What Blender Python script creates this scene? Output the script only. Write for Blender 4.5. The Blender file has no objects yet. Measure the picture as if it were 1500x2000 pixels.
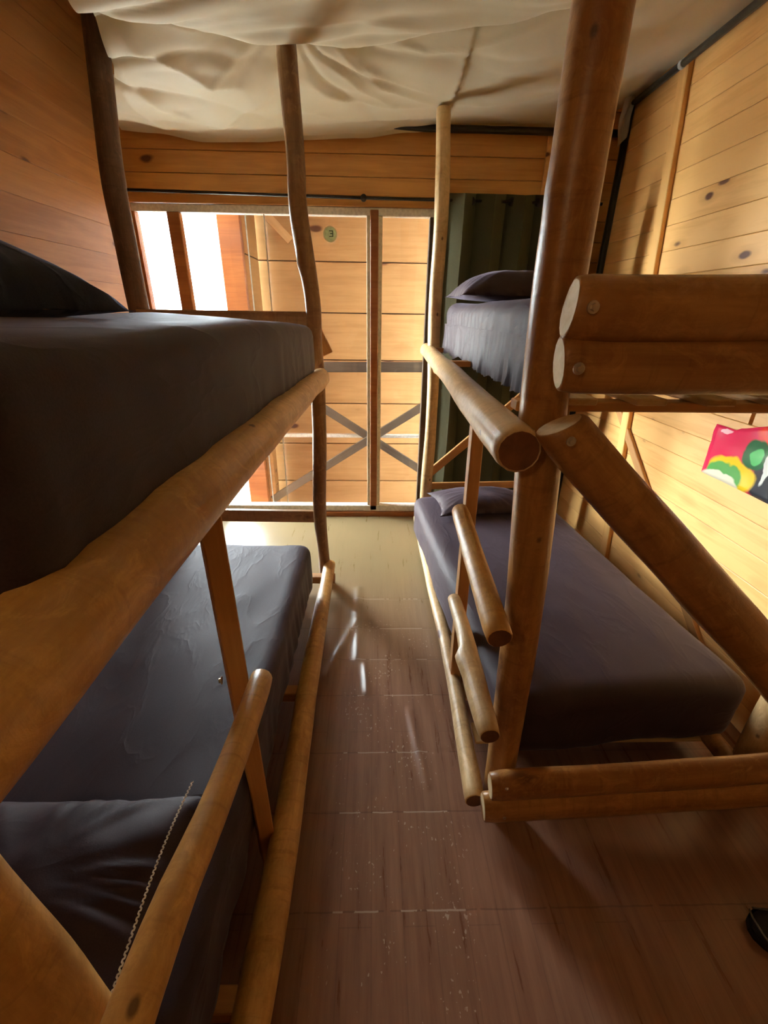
import bpy, bmesh, math, random
from mathutils import Vector, Matrix, Quaternion, noise
random.seed(7)
S = bpy.context.scene
COL = S.collection
# ------------------------------------------------------------ camera
F = 850.0
up = Vector((28, 1862, 850)).normalized()
dp = Vector((-21, 388.3, -850)); dp = (dp - up*dp.dot(up)).normalized()
rt = dp.cross(up)
CR = Matrix((rt, dp, up))            # camera space -> world
CAM = Vector((0, 0, 1.55))
cd = bpy.data.cameras.new('camera'); cam = bpy.data.objects.new('camera', cd); COL.objects.link(cam)
cd.sensor_fit = 'VERTICAL'; cd.sensor_height = 36; cd.sensor_width = 27; cd.lens = F/2000*36
cd.clip_start = 0.02
cam.matrix_world = Matrix.Translation(CAM) @ CR.to_4x4()
S.camera = cam
# ------------------------------------------------------------ world, lights, exposure
S.view_settings.view_transform = 'Standard'; S.view_settings.look = 'None'
S.view_settings.gamma = 1; S.view_settings.use_curve_mapping = False
S.view_settings.exposure = 0.8
w = bpy.data.worlds.new('sky'); S.world = w; w.use_nodes = True
bg = w.node_tree.nodes['Background']; bg.inputs[0].default_value = (0.88, 0.95, 1.0, 1); bg.inputs[1].default_value = 34.0
def area(name, loc, rot, sx, sy, energy, col, portal=False):
    l = bpy.data.lights.new(name, 'AREA'); l.shape = 'RECTANGLE'; l.size = sx; l.size_y = sy
    l.energy = energy; l.color = col
    if portal: l.cycles.is_portal = True
    o = bpy.data.objects.new(name, l); o.location = loc; o.rotation_euler = rot; COL.objects.link(o); return o
area('window_portal', (-0.56, 3.46, 1.1), (math.radians(-90), 0, 0), 1.95, 2.15, 0, (1, 1, 1), True)
bl = bpy.data.lights.new('added_fill_light', 'POINT'); bl.energy = 7; bl.color = (1.0, 0.72, 0.36); bl.shadow_soft_size = 0.05  # warm fill added for the camera-facing logs, no such lamp in view
bo = bpy.data.objects.new('added_fill_light', bl); bo.location = (-0.95, -0.95, 2.25); COL.objects.link(bo)

sl = bpy.data.lights.new('hazy_sun', 'SUN'); sl.energy = 12; sl.angle = math.radians(32); sl.color = (1.0, .96, .92)
so = bpy.data.objects.new('hazy_sun', sl); so.rotation_mode = 'QUATERNION'
so.rotation_quaternion = Vector((-.84, .50, .07)).to_track_quat('Z', 'Y'); so.location = (-6, 8, 3); COL.objects.link(so)

# ------------------------------------------------------------ helpers
def ray(px, py): return CR @ Vector((px-750, -(py-1000), -F))
def aty(px, py, Y):
    v = ray(px, py); return CAM + v*(Y/v.y)
def tag(o, label=None, cat=None, group=None, kind=None):
    if label: o['label'] = label
    if cat: o['category'] = cat
    if group: o['group'] = group
    if kind: o['kind'] = kind
    return o
def empty(name, loc, label=None, cat=None, group=None, kind=None):
    o = bpy.data.objects.new(name, None); o.empty_display_size = .1; o.location = loc; COL.objects.link(o)
    return tag(o, label, cat, group, kind)
def wloc(o):
    v = Vector((0, 0, 0))
    while o: v = v + o.location; o = o.parent
    return v
def link(name, me, parent=None, loc=(0, 0, 0), quat=None):
    """loc is in world metres; parents are never rotated unless noted"""
    o = bpy.data.objects.new(name, me); COL.objects.link(o)
    if parent: o.parent = parent; o.location = Vector(loc) - wloc(parent)
    else: o.location = loc
    if quat: o.rotation_mode = 'QUATERNION'; o.rotation_quaternion = quat
    return o
def mesh(name, vs, fs, mats, smooth=False, fm=None):
    me = bpy.data.meshes.new(name); me.from_pydata([tuple(v) for v in vs], [], fs); me.update()
    for m in (mats if isinstance(mats, (list, tuple)) else [mats]): me.materials.append(m)
    if smooth: me.polygons.foreach_set('use_smooth', [True]*len(me.polygons))
    if fm:
        for i, k in fm.items(): me.polygons[i].material_index = k
    return me
def fixn(me):
    bm = bmesh.new(); bm.from_mesh(me); bmesh.ops.recalc_face_normals(bm, faces=bm.faces); bm.to_mesh(me); bm.free(); return me

# ------------------------------------------------------------ materials
class NT:
    def __init__(s, name):
        s.m = bpy.data.materials.new(name); s.m.use_nodes = True; s.t = s.m.node_tree
        s.b = s.t.nodes['Principled BSDF']; s.out = s.t.nodes['Material Output']
    def n(s, typ, **kw):
        x = s.t.nodes.new(typ)
        for k, v in kw.items():
            if k.startswith('i_'):
                key = k[2:]; key = int(key) if key.isdigit() else key
                if isinstance(v, bpy.types.NodeSocket): s.t.links.new(v, x.inputs[key])
                else: x.inputs[key].default_value = v
            else: setattr(x, k, v)
        return x
    def l(s, a, b): s.t.links.new(a, b)
    def math(s, op, a, b=None, c=None):
        x = s.t.nodes.new('ShaderNodeMath'); x.operation = op
        for i, v in enumerate((a, b, c)):
            if v is None: continue
            if isinstance(v, bpy.types.NodeSocket): s.l(v, x.inputs[i])
            else: x.inputs[i].default_value = v
        return x.outputs[0]
    def mix(s, f, a, b, mode='MIX'):
        x = s.t.nodes.new('ShaderNodeMix'); x.data_type = 'RGBA'; x.blend_type = mode
        for i, v in ((0, f), (6, a), (7, b)):
            if isinstance(v, bpy.types.NodeSocket): s.l(v, x.inputs[i])
            else: x.inputs[i].default_value = v if i == 0 or len(v) == 4 else (*v, 1)
        return x.outputs[2]
    def ramp(s, f, stops):
        x = s.t.nodes.new('ShaderNodeValToRGB'); s.l(f, x.inputs[0])
        e = x.color_ramp.elements
        while len(e) < len(stops): e.new(0.5)
        for i, (p, c) in enumerate(stops):
            e[i].position = p; e[i].color = (*c, 1) if len(c) == 3 else c
        return x.outputs[0]
    def coords(s, scale, rnd=True):
        tc = s.n('ShaderNodeTexCoord'); v = tc.outputs['Object']
        if rnd:
            oi = s.n('ShaderNodeObjectInfo')
            o = s.n('ShaderNodeVectorMath', operation='SCALE', i_0=(37.1, 53.7, 71.3)); s.l(oi.outputs['Random'], o.inputs['Scale'])
            a = s.n('ShaderNodeVectorMath', operation='ADD', i_0=v, i_1=o.outputs[0]); v = a.outputs[0]
            s.rand = oi.outputs['Random']
        s.raw = v
        m = s.n('ShaderNodeVectorMath', operation='MULTIPLY', i_0=v, i_1=scale)
        return m.outputs[0]

def wood(name, light, dark, knot=(0.12, 0.04, 0.015), rough=0.45, knots=True, kscale=2.6, bump=0.15, ring=0.5, spec=0.4, var=0.25, stain=None, logm=False):
    t = NT(name)
    v = t.coords((1.6, 26, 26))
    wob = t.n('ShaderNodeTexNoise', i_Vector=v, i_Scale=1.0, i_Detail=5.0, i_Roughness=0.6, i_Distortion=0.6)
    fine = t.n('ShaderNodeTexNoise', i_Vector=v, i_Scale=5.0, i_Detail=3.0)
    vb = t.n('ShaderNodeVectorMath', operation='MULTIPLY', i_0=t.raw, i_1=(1.2, 3.0, 3.0))
    blot = t.n('ShaderNodeTexNoise', i_Vector=vb.outputs[0], i_Scale=1.4, i_Detail=3.0)
    f = t.math('ADD', t.math('MULTIPLY', wob.outputs[0], ring+0.35), t.math('MULTIPLY', fine.outputs[0], 0.25))
    f = t.math('ADD', f, t.math('MULTIPLY', t.math('SUBTRACT', blot.outputs[0], 0.5), 0.9))
    f = t.math('ADD', f, t.math('MULTIPLY', t.math('SUBTRACT', t.rand, 0.5), var))
    c = t.ramp(f, [(0.3, dark), (0.72, light)])
    if stain:
        vs2 = t.n('ShaderNodeVectorMath', operation='MULTIPLY', i_0=t.raw, i_1=(5, 9, 9))
        st = t.n('ShaderNodeTexNoise', i_Vector=vs2.outputs[0], i_Scale=1.0, i_Detail=6.0, i_Roughness=0.7)
        c = t.mix(t.ramp(st.outputs[0], [(0.48, (0, 0, 0)), (0.68, (.75, .75, .75))]), c, stain)
    if knots:
        vk = t.n('ShaderNodeVectorMath', operation='MULTIPLY', i_0=t.raw, i_1=(kscale, kscale*2.2, kscale*2.2))
        dn = t.n('ShaderNodeTexNoise', i_Vector=vk.outputs[0], i_Scale=3.0, i_Detail=2.0)
        ad = t.n('ShaderNodeVectorMath', operation='MULTIPLY_ADD', i_0=dn.outputs['Color'], i_1=(.12, .12, .12), i_2=vk.outputs[0])
        vo = t.n('ShaderNodeTexVoronoi', i_Vector=ad.outputs[0], i_Scale=1.0, i_Randomness=1.0)
        k = t.ramp(vo.outputs['Distance'], [(0.07, (1, 1, 1)), (0.115, (0, 0, 0))])
        halo = t.ramp(vo.outputs['Distance'], [(0.08, (.6, .6, .6)), (0.26, (0, 0, 0))])
        c = t.mix(halo, c, tuple(x*0.8+y*0.2 for x, y in zip(dark, knot)))
        c = t.mix(k, c, knot)
    hgt = wob.outputs[0]
    if logm:      # bark scars, ring marks and mottling of a peeled log
        vr = t.n('ShaderNodeVectorMath', operation='MULTIPLY', i_0=t.raw, i_1=(60, 5, 5))
        rg = t.n('ShaderNodeTexNoise', i_Vector=vr.outputs[0], i_Scale=1.0, i_Detail=4.0, i_Roughness=0.7)
        vm = t.n('ShaderNodeVectorMath', operation='MULTIPLY', i_0=t.raw, i_1=(16, 24, 24))
        mo = t.n('ShaderNodeTexNoise', i_Vector=vm.outputs[0], i_Scale=1.0, i_Detail=6.0, i_Roughness=0.75, i_Distortion=1.0)
        c = t.mix(t.ramp(rg.outputs[0], [(0.52, (0, 0, 0)), (0.75, (.55, .55, .55))]), c, tuple(x*.62 for x in dark))
        c = t.mix(t.ramp(mo.outputs[0], [(0.36, (.42, .42, .42)), (0.5, (0, 0, 0))]), c, tuple(min(1, x*1.25) for x in light))
        sp = t.n('ShaderNodeTexVoronoi', i_Vector=vm.outputs[0], i_Scale=.45)
        c = t.mix(t.ramp(sp.outputs['Distance'], [(0.05, (.8, .8, .8)), (0.09, (0, 0, 0))]), c, (0.07, 0.03, 0.012))
        hgt = t.math('ADD', hgt, t.math('ADD', t.math('MULTIPLY', rg.outputs[0], .5), t.math('MULTIPLY', mo.outputs[0], .8)))
        t.l(t.math('ADD', rough-.1, t.math('MULTIPLY', mo.outputs[0], .25)), t.b.inputs['Roughness'])
    else: t.b.inputs['Roughness'].default_value = rough
    t.l(c, t.b.inputs['Base Color'])
    t.b.inputs['Specular IOR Level'].default_value = spec
    bp = t.n('ShaderNodeBump', i_Strength=bump, i_Distance=0.004); t.l(hgt, bp.inputs['Height']); t.l(bp.outputs[0], t.b.inputs['Normal'])
    return t.m
def plain(name, col, rough=0.6, metal=0.0, bump=0, bscale=60, spec=0.4, var=0.08):
    t = NT(name); v = t.coords((1, 1, 1))
    nz = t.n('ShaderNodeTexNoise', i_Vector=v, i_Scale=float(bscale), i_Detail=4.0)
    c = t.ramp(nz.outputs[0], [(0.3, tuple(x*(1-var*2) for x in col)), (0.7, tuple(min(1, x*(1+var*2)) for x in col))])
    t.l(c, t.b.inputs['Base Color']); t.b.inputs['Roughness'].default_value = rough; t.b.inputs['Metallic'].default_value = metal
    t.b.inputs['Specular IOR Level'].default_value = spec
    if bump:
        bp = t.n('ShaderNodeBump', i_Strength=bump, i_Distance=0.003); t.l(nz.outputs[0], bp.inputs['Height']); t.l(bp.outputs[0], t.b.inputs['Normal'])
    return t.m
def cloth(name, col, rough=0.62, sheen=0.35, spec=.45, wr=0.3, scale=(5, 2, 5), fuzz=(0.5, 0.45, 0.6)):
    t = NT(name); v = t.coords(scale)
    nz = t.n('ShaderNodeTexNoise', i_Vector=v, i_Scale=1.6, i_Detail=3.0, i_Roughness=0.5, i_Distortion=0.5)
    ridge = t.math('ABSOLUTE', t.math('SUBTRACT', nz.outputs[0], 0.5))
    ridge = t.math('POWER', t.math('SUBTRACT', 1.0, t.math('MINIMUM', t.math('MULTIPLY', ridge, 9.0), 1.0)), 2.0)
    weave = t.n('ShaderNodeTexNoise', i_Vector=t.raw, i_Scale=420.0, i_Detail=1.0)
    c = t.ramp(weave.outputs[0], [(0.3, tuple(x*.85 for x in col)), (0.7, tuple(x*1.15 for x in col))])
    t.l(c, t.b.inputs['Base Color']); t.b.inputs['Roughness'].default_value = rough
    t.b.inputs['Sheen Weight'].default_value = sheen; t.b.inputs['Sheen Roughness'].default_value = 0.4
    t.b.inputs['Sheen Tint'].default_value = (*fuzz, 1); t.b.inputs['Specular IOR Level'].default_value = spec
    h = t.math('ADD', t.math('MULTIPLY', ridge, wr), t.math('MULTIPLY', weave.outputs[0], 0.05))
    bp = t.n('ShaderNodeBump', i_Strength=0.55, i_Distance=0.006); t.l(h, bp.inputs['Height']); t.l(bp.outputs[0], t.b.inputs['Normal'])
    return t.m

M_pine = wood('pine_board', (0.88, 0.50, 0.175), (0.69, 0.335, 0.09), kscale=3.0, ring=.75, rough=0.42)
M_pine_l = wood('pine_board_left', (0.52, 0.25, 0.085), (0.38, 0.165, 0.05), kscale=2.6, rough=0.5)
M_pine_f = wood('pine_board_far', (0.68, 0.34, 0.09), (0.48, 0.21, 0.045), kscale=1.9, rough=0.4)
M_out = wood('pine_board_outside', (0.52, 0.28, 0.105), (0.41, 0.205, 0.07), kscale=1.5, rough=0.6)
M_log = wood('varnished_log', (0.44, 0.22, 0.065), (0.24, 0.095, 0.024), kscale=2.4, rough=0.32, bump=0.3, stain=(0.26, 0.10, 0.025), logm=True)
M_logg = wood('golden_log', (0.66, 0.38, 0.12), (0.44, 0.22, 0.055), kscale=2.4, rough=0.36, bump=0.3, stain=(0.38, 0.18, 0.04), logm=True)
M_logp = wood('pale_peeled_log', (0.66, 0.46, 0.24), (0.47, 0.29, 0.12), kscale=2.6, rough=0.35, bump=0.3, stain=(0.4, 0.24, 0.09), logm=True)
M_logd = wood('dark_weathered_log', (0.19, 0.095, 0.05), (0.085, 0.042, 0.024), rough=0.6, bump=0.5, logm=True)
M_logb = wood('brown_bark_log', (0.36, 0.19, 0.075), (0.19, 0.085, 0.03), rough=0.4, bump=0.4, logm=True)
M_batten = wood('sawn_batten', (0.56, 0.29, 0.10), (0.38, 0.175, 0.055), rough=0.5, knots=False)
M_slat = wood('bed_slat_pine', (0.62, 0.42, 0.2), (0.45, 0.26, 0.1), rough=0.6, knots=False)
M_frame = wood('window_frame_wood', (0.38, 0.15, 0.045), (0.24, 0.08, 0.02), rough=0.35, knots=False)
M_grey = wood('weathered_rail', (0.15, 0.11, 0.075), (0.09, 0.06, 0.04), rough=0.8, knots=False)
M_end = wood('cut_log_end', (0.70, 0.52, 0.30), (0.52, 0.34, 0.16), rough=0.7, knots=False)
M_endd = wood('dark_cut_log_end', (0.20, 0.075, 0.03), (0.11, 0.04, 0.015), rough=0.6, knots=False)
M_cream = plain('cream_trim', (0.62, 0.55, 0.40), 0.5)
M_white = plain('pale_track', (0.72, 0.70, 0.64), 0.35)
M_black = plain('black_pipe', (0.022, 0.018, 0.016), 0.4)
M_olive = plain('dark_grey_pipe', (0.06, 0.05, 0.035), 0.35)
M_steel = plain('bolt_steel', (0.55, 0.5, 0.42), 0.35, 0.9)
M_void = plain('dark_backing', (0.05, 0.022, 0.01), 0.9)
M_sheet = cloth('aubergine_sheet', (0.034, 0.019, 0.027), spec=.34, sheen=.25)
M_sheetL = M_sheet
M_pillow = cloth('aubergine_pillowcase', (0.034, 0.018, 0.023), scale=(5, 5, 5), wr=.12, spec=.25)
M_navy = cloth('navy_pillowcase', (0.017, 0.021, 0.038), scale=(5, 5, 5), rough=.8, spec=.2, fuzz=(.4, .45, .7))
M_stitch = plain('pale_stitching', (0.62, 0.58, 0.52), 0.8)
M_curt = cloth('dark_green_curtain', (0.085, 0.082, 0.045), scale=(20, 20, 1), wr=0.1, rough=.85, spec=.15, fuzz=(.4, .5, .3))
M_ground = plain('sandy_ground', (0.72, 0.68, 0.60), 0.9, bscale=6)
M_tagw = plain('white_plastic', (0.8, 0.82, 0.85), 0.4)
M_rub = plain('black_rubber', (0.012, 0.012, 0.014), 0.6)
M_shoe = plain('black_mesh_upper', (0.02, 0.02, 0.024), 0.75, bump=0.6, bscale=300)
M_trimg = plain('grey_shoe_trim', (0.16, 0.16, 0.17), 0.5)
def glass():
    t = NT('window_glass')
    tr = t.n('ShaderNodeBsdfTransparent', i_Color=(0.95, 0.97, 0.96, 1)); gl = t.n('ShaderNodeBsdfGlossy', i_Roughness=0.02)
    lw = t.n('ShaderNodeLayerWeight', i_Blend=0.5); mx = t.n('ShaderNodeMixShader')   # same on both faces of the pane
    t.l(t.math('ADD', 0.025, t.math('MULTIPLY', t.math('POWER', lw.outputs['Facing'], 5.0), 0.6)), mx.inputs[0]); t.l(tr.outputs[0], mx.inputs[1]); t.l(gl.outputs[0], mx.inputs[2]); t.l(mx.outputs[0], t.out.inputs[0])
    t.t.nodes.remove(t.b)
    return t.m
M_glass = glass()
def fabric():
    t = NT('sheer_ceiling_fabric')
    v = t.coords((1, 1, 1), False)
    nz = t.n('ShaderNodeTexNoise', i_Vector=v, i_Scale=3.0, i_Detail=3.0)
    c = t.ramp(nz.outputs[0], [(0.3, (0.74, 0.64, 0.41)), (0.7, (0.82, 0.73, 0.50))])
    t.l(c, t.b.inputs['Base Color']); t.b.inputs['Roughness'].default_value = 0.55; t.b.inputs['Sheen Weight'].default_value = 0.3
    tl = t.n('ShaderNodeBsdfTranslucent'); t.l(c, tl.inputs[0]); mx = t.n('ShaderNodeMixShader', i_0=0.3)
    t.l(t.b.outputs[0], mx.inputs[1]); t.l(tl.outputs[0], mx.inputs[2]); t.l(mx.outputs[0], t.out.inputs[0])
    return t.m
M_fab = fabric()
def plastic_film():
    t = NT('clear_plastic_film')
    tr = t.n('ShaderNodeBsdfTransparent', i_Color=(0.9, 0.88, 0.84, 1)); t.b.inputs['Base Color'].default_value = (.75, .72, .68, 1)
    t.b.inputs['Roughness'].default_value = 0.2
    mx = t.n('ShaderNodeMixShader', i_0=0.45); t.l(tr.outputs[0], mx.inputs[1]); t.l(t.b.outputs[0], mx.inputs[2]); t.l(mx.outputs[0], t.out.inputs[0])
    return t.m
M_film = plastic_film()
SEAMS = [0.655, 0.926, 1.149, 1.427, 1.648, 1.88, 2.146]
def floor_mat():
    t = NT('worn_vinyl_floor')
    v = t.coords((1, 1, 1), False); sx = t.n('ShaderNodeSeparateXYZ'); t.l(v, sx.inputs[0]); X, Y = sx.outputs[0], sx.outputs[1]
    vs = t.n('ShaderNodeVectorMath', operation='MULTIPLY', i_0=v, i_1=(30, 2.2, 1))
    gr = t.n('ShaderNodeTexNoise', i_Vector=vs.outputs[0], i_Scale=1.0, i_Detail=6.0, i_Roughness=0.65)
    # printed planks running away from the door
    sw = t.n('ShaderNodeCombineXYZ', i_0=Y, i_1=X)
    br = t.n('ShaderNodeTexBrick', i_Vector=sw.outputs[0], i_Color1=(.0, .0, .0, 1), i_Color2=(1, 1, 1, 1), i_Mortar=(.5, .5, .5, 1), i_Scale=1.0)
    br.inputs['Brick Width'].default_value = 0.62; br.inputs['Row Height'].default_value = 0.09; br.inputs['Mortar Size'].default_value = 0.0012
    c = t.ramp(gr.outputs[0], [(0.32, (0.19, 0.085, 0.052)), (0.7, (0.33, 0.168, 0.105))])
    c = t.mix(t.math('MULTIPLY', br.outputs['Color'], 0.22), c, (0.24, 0.145, 0.095))
    c = t.mix(t.math('MULTIPLY', br.outputs['Fac'], 0.28), c, (0.06, 0.025, 0.015))
    c = t.mix(t.math('MULTIPLY', .8, t.math('MINIMUM', 1.0, t.math('MAXIMUM', 0.0, t.math('MULTIPLY', t.math('SUBTRACT', t.math('ADD', Y, t.math('MULTIPLY', gr.outputs[0], .3)), 1.55), .9)))), c, (0.25, 0.205, 0.10))   # olive tint paints in the reflection of the bright outside by the door
    # scuffs in the walking aisle
    am = t.math('MULTIPLY', t.math('SMOOTH_MIN', 1.0, t.math('MAXIMUM', t.math('MULTIPLY', t.math('ADD', X, 0.17), 10.0), 0.0), 0.01),
                t.math('MINIMUM', 1.0, t.math('MAXIMUM', t.math('MULTIPLY', t.math('SUBTRACT', 0.36, X), 9.0), 0.0)))
    am = t.math('MULTIPLY', am, t.math('MINIMUM', 1.0, t.math('MAXIMUM', t.math('MULTIPLY', t.math('SUBTRACT', 2.25, Y), 2.2), 0.0)))
    v1 = t.n('ShaderNodeVectorMath', operation='MULTIPLY', i_0=v, i_1=(95, 60, 1)); s1 = t.n('ShaderNodeTexNoise', i_Vector=v1.outputs[0], i_Scale=1.0, i_Detail=2.0)
    v2 = t.n('ShaderNodeVectorMath', operation='MULTIPLY', i_0=v, i_1=(6, 5, 1)); s2 = t.n('ShaderNodeTexNoise', i_Vector=v2.outputs[0], i_Scale=1.0, i_Detail=2.0)
    sc = t.math('GREATER_THAN', t.math('ADD', s1.outputs[0], t.math('MULTIPLY', s2.outputs[0], 0.45)), 0.925)
    sc = t.math('MULTIPLY', sc, am)
    tot = sc
    v3 = t.n('ShaderNodeVectorMath', operation='MULTIPLY', i_0=v, i_1=(9, 3, 1)); s3 = t.n('ShaderNodeTexNoise', i_Vector=v3.outputs[0], i_Scale=1.0, i_Detail=3.0)
    seam = None
    for k, ys in enumerate(SEAMS):
        yj = t.math('ADD', Y, t.math('MULTIPLY', t.math('SUBTRACT', s3.outputs[0], 0.5), 0.012))
        d = t.math('LESS_THAN', t.math('ABSOLUTE', t.math('SUBTRACT', yj, ys)), 0.0022)
        seam = d if seam is None else t.math('MAXIMUM', seam, d)
    lx = t.math('MULTIPLY', t.math('GREATER_THAN', X, -0.11), t.math('LESS_THAN', X, 0.27))
    sb = t.math('MULTIPLY', t.math('MULTIPLY', seam, t.math('GREATER_THAN', s3.outputs[0], 0.47)), lx)
    c = t.mix(t.math('MULTIPLY', t.math('MULTIPLY', seam, t.math('GREATER_THAN', s3.outputs[0], 0.42)), 0.4), c, (0.07, 0.034, 0.02))
    c = t.mix(t.math('MULTIPLY', t.math('MAXIMUM', tot, sb), 0.75), c, (0.52, 0.42, 0.34))
    t.l(c, t.b.inputs['Base Color'])
    t.l(t.math('ADD', 0.20, t.math('MULTIPLY', gr.outputs[0], 0.2)), t.b.inputs['Roughness'])
    t.b.inputs['Specular IOR Level'].default_value = 0.6
    bp = t.n('ShaderNodeBump', i_Strength=0.12, i_Distance=0.002); t.l(gr.outputs[0], bp.inputs['Height']); t.l(bp.outputs[0], t.b.inputs['Normal'])
    return t.m
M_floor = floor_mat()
def poster_mat():
    t = NT('printed_poster_peppers')
    tc = t.n('ShaderNodeTexCoord'); sp = t.n('ShaderNodeSeparateXYZ'); t.l(tc.outputs['Object'], sp.inputs[0])
    wb = t.n('ShaderNodeTexNoise', i_Vector=tc.outputs['Object'], i_Scale=14.0, i_Detail=2.0)
    wv = t.math('MULTIPLY', t.math('SUBTRACT', wb.outputs[0], 0.5), 0.05)
    U = t.math('ADD', sp.outputs[0], wv); V = t.math('ADD', sp.outputs[2], wv)
    def blob(cx, cy, rx, ry, soft=0.15):
        a = t.math('POWER', t.math('ABSOLUTE', t.math('DIVIDE', t.math('SUBTRACT', U, cx), rx)), 2.0)
        b = t.math('POWER', t.math('ABSOLUTE', t.math('DIVIDE', t.math('SUBTRACT', V, cy), ry)), 2.0)
        d = t.math('ADD', a, b)
        return t.ramp(d, [(max(0, .5*(1-soft)), (1, 1, 1)), (.5*(1+soft), (0, 0, 0))])
    c = t.mix(0.0, (.75, .03, .10), (.75, .03, .10))
    c = t.mix(blob(.38, -.02, .17, .22), c, (.045, .05, .06))
    c = t.mix(blob(.42, .13, .26, .11), c, (.85, .07, .05))
    c = t.mix(blob(.155, -.075, .18, .10), c, (.88, .60, .03))
    c = t.mix(blob(.125, -.09, .14, .075), c, (.09, .36, .08))
    c = t.mix(blob(.11, -.125, .15, .055), c, (.80, .78, .62))
    c = t.mix(blob(.25, .035, .085, .085), c, (.02, .14, .05))
    c = t.mix(blob(.26, .03, .038, .045), c, (.10, .55, .16))
    c = t.mix(blob(.315, .02, .022, .12), c, (.8, .85, .82))
    c = t.mix(blob(.07, .085, .04, .015), c, (.95, .55, .6))
    t.l(c, t.b.inputs['Base Color']); t.b.inputs['Roughness'].default_value = 0.18; t.b.inputs['Specular IOR Level'].default_value = 0.6
    return t.m
M_poster = poster_mat()

# ------------------------------------------------------------ geometry builders
_pc = {}
def plank(name, L, h, t, mat, parent, loc, rotz=0, c=0.0028, roll=0):
    """chamfered board: length local X (0..L), front faces local -Y, height local Z (0..h)"""
    k = (round(L, 4), round(h, 4), round(t, 4), mat.name, c)
    if k not in _pc:
        pr = [(t, 0), (t, h), (c*.5, h), (0, h-c), (0, c), (c*.5, 0)]
        vs = [(x, y, z) for x in (0, L) for y, z in pr]; n = 6
        fs = [(i, (i+1) % n, n+(i+1) % n, n+i) for i in range(n)] + [tuple(range(n))[::-1], tuple(range(n, 2*n))]
        _pc[k] = fixn(mesh(name, vs, fs, mat))
    q = Quaternion((0, 0, 1), rotz) @ Quaternion((1, 0, 0), roll)
    return link(name, _pc[k], parent, loc, q)
def box(name, x0, x1, y0, y1, z0, z1, mat, parent=None, bev=0.0):
    c = Vector(((x0+x1)/2, (y0+y1)/2, z0)); hx, hy, hz = (x1-x0)/2, (y1-y0)/2, z1-z0
    me = bpy.data.meshes.new(name); bm = bmesh.new()
    bmesh.ops.create_cube(bm, size=1, matrix=Matrix.Translation((0, 0, hz/2)) @ Matrix.Diagonal((hx*2, hy*2, hz, 1)))
    if bev: bmesh.ops.bevel(bm, geom=bm.edges[:], offset=bev, segments=1, affect='EDGES')
    bm.to_mesh(me); bm.free(); me.materials.append(mat)
    return link(name, me, parent, c)
def board(name, a, b, wdt, thk, mat, parent, face=(0, -1, 0), bev=0.003):
    """sawn board from a to b, its wide side facing `face`"""
    a = Vector(a); b = Vector(b); X = (b-a).normalized(); fz = Vector(face); fz = (fz - X*fz.dot(X)).normalized(); Z = X.cross(fz)
    L = (b-a).length
    me = bpy.data.meshes.new(name); bm = bmesh.new()
    bmesh.ops.create_cube(bm, size=1, matrix=Matrix.Translation((L/2, 0, 0)) @ Matrix.Diagonal((L, thk, wdt, 1)))
    if bev: bmesh.ops.bevel(bm, geom=bm.edges[:], offset=bev, segments=1, affect='EDGES')
    bm.to_mesh(me); bm.free(); me.materials.append(mat)
    q = Matrix((X, -fz, -Z)).transposed()
    if q.determinant() < 0: q = Matrix((X, -fz, Z)).transposed()
    return link(name, me, parent, a, q.to_quaternion())
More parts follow.
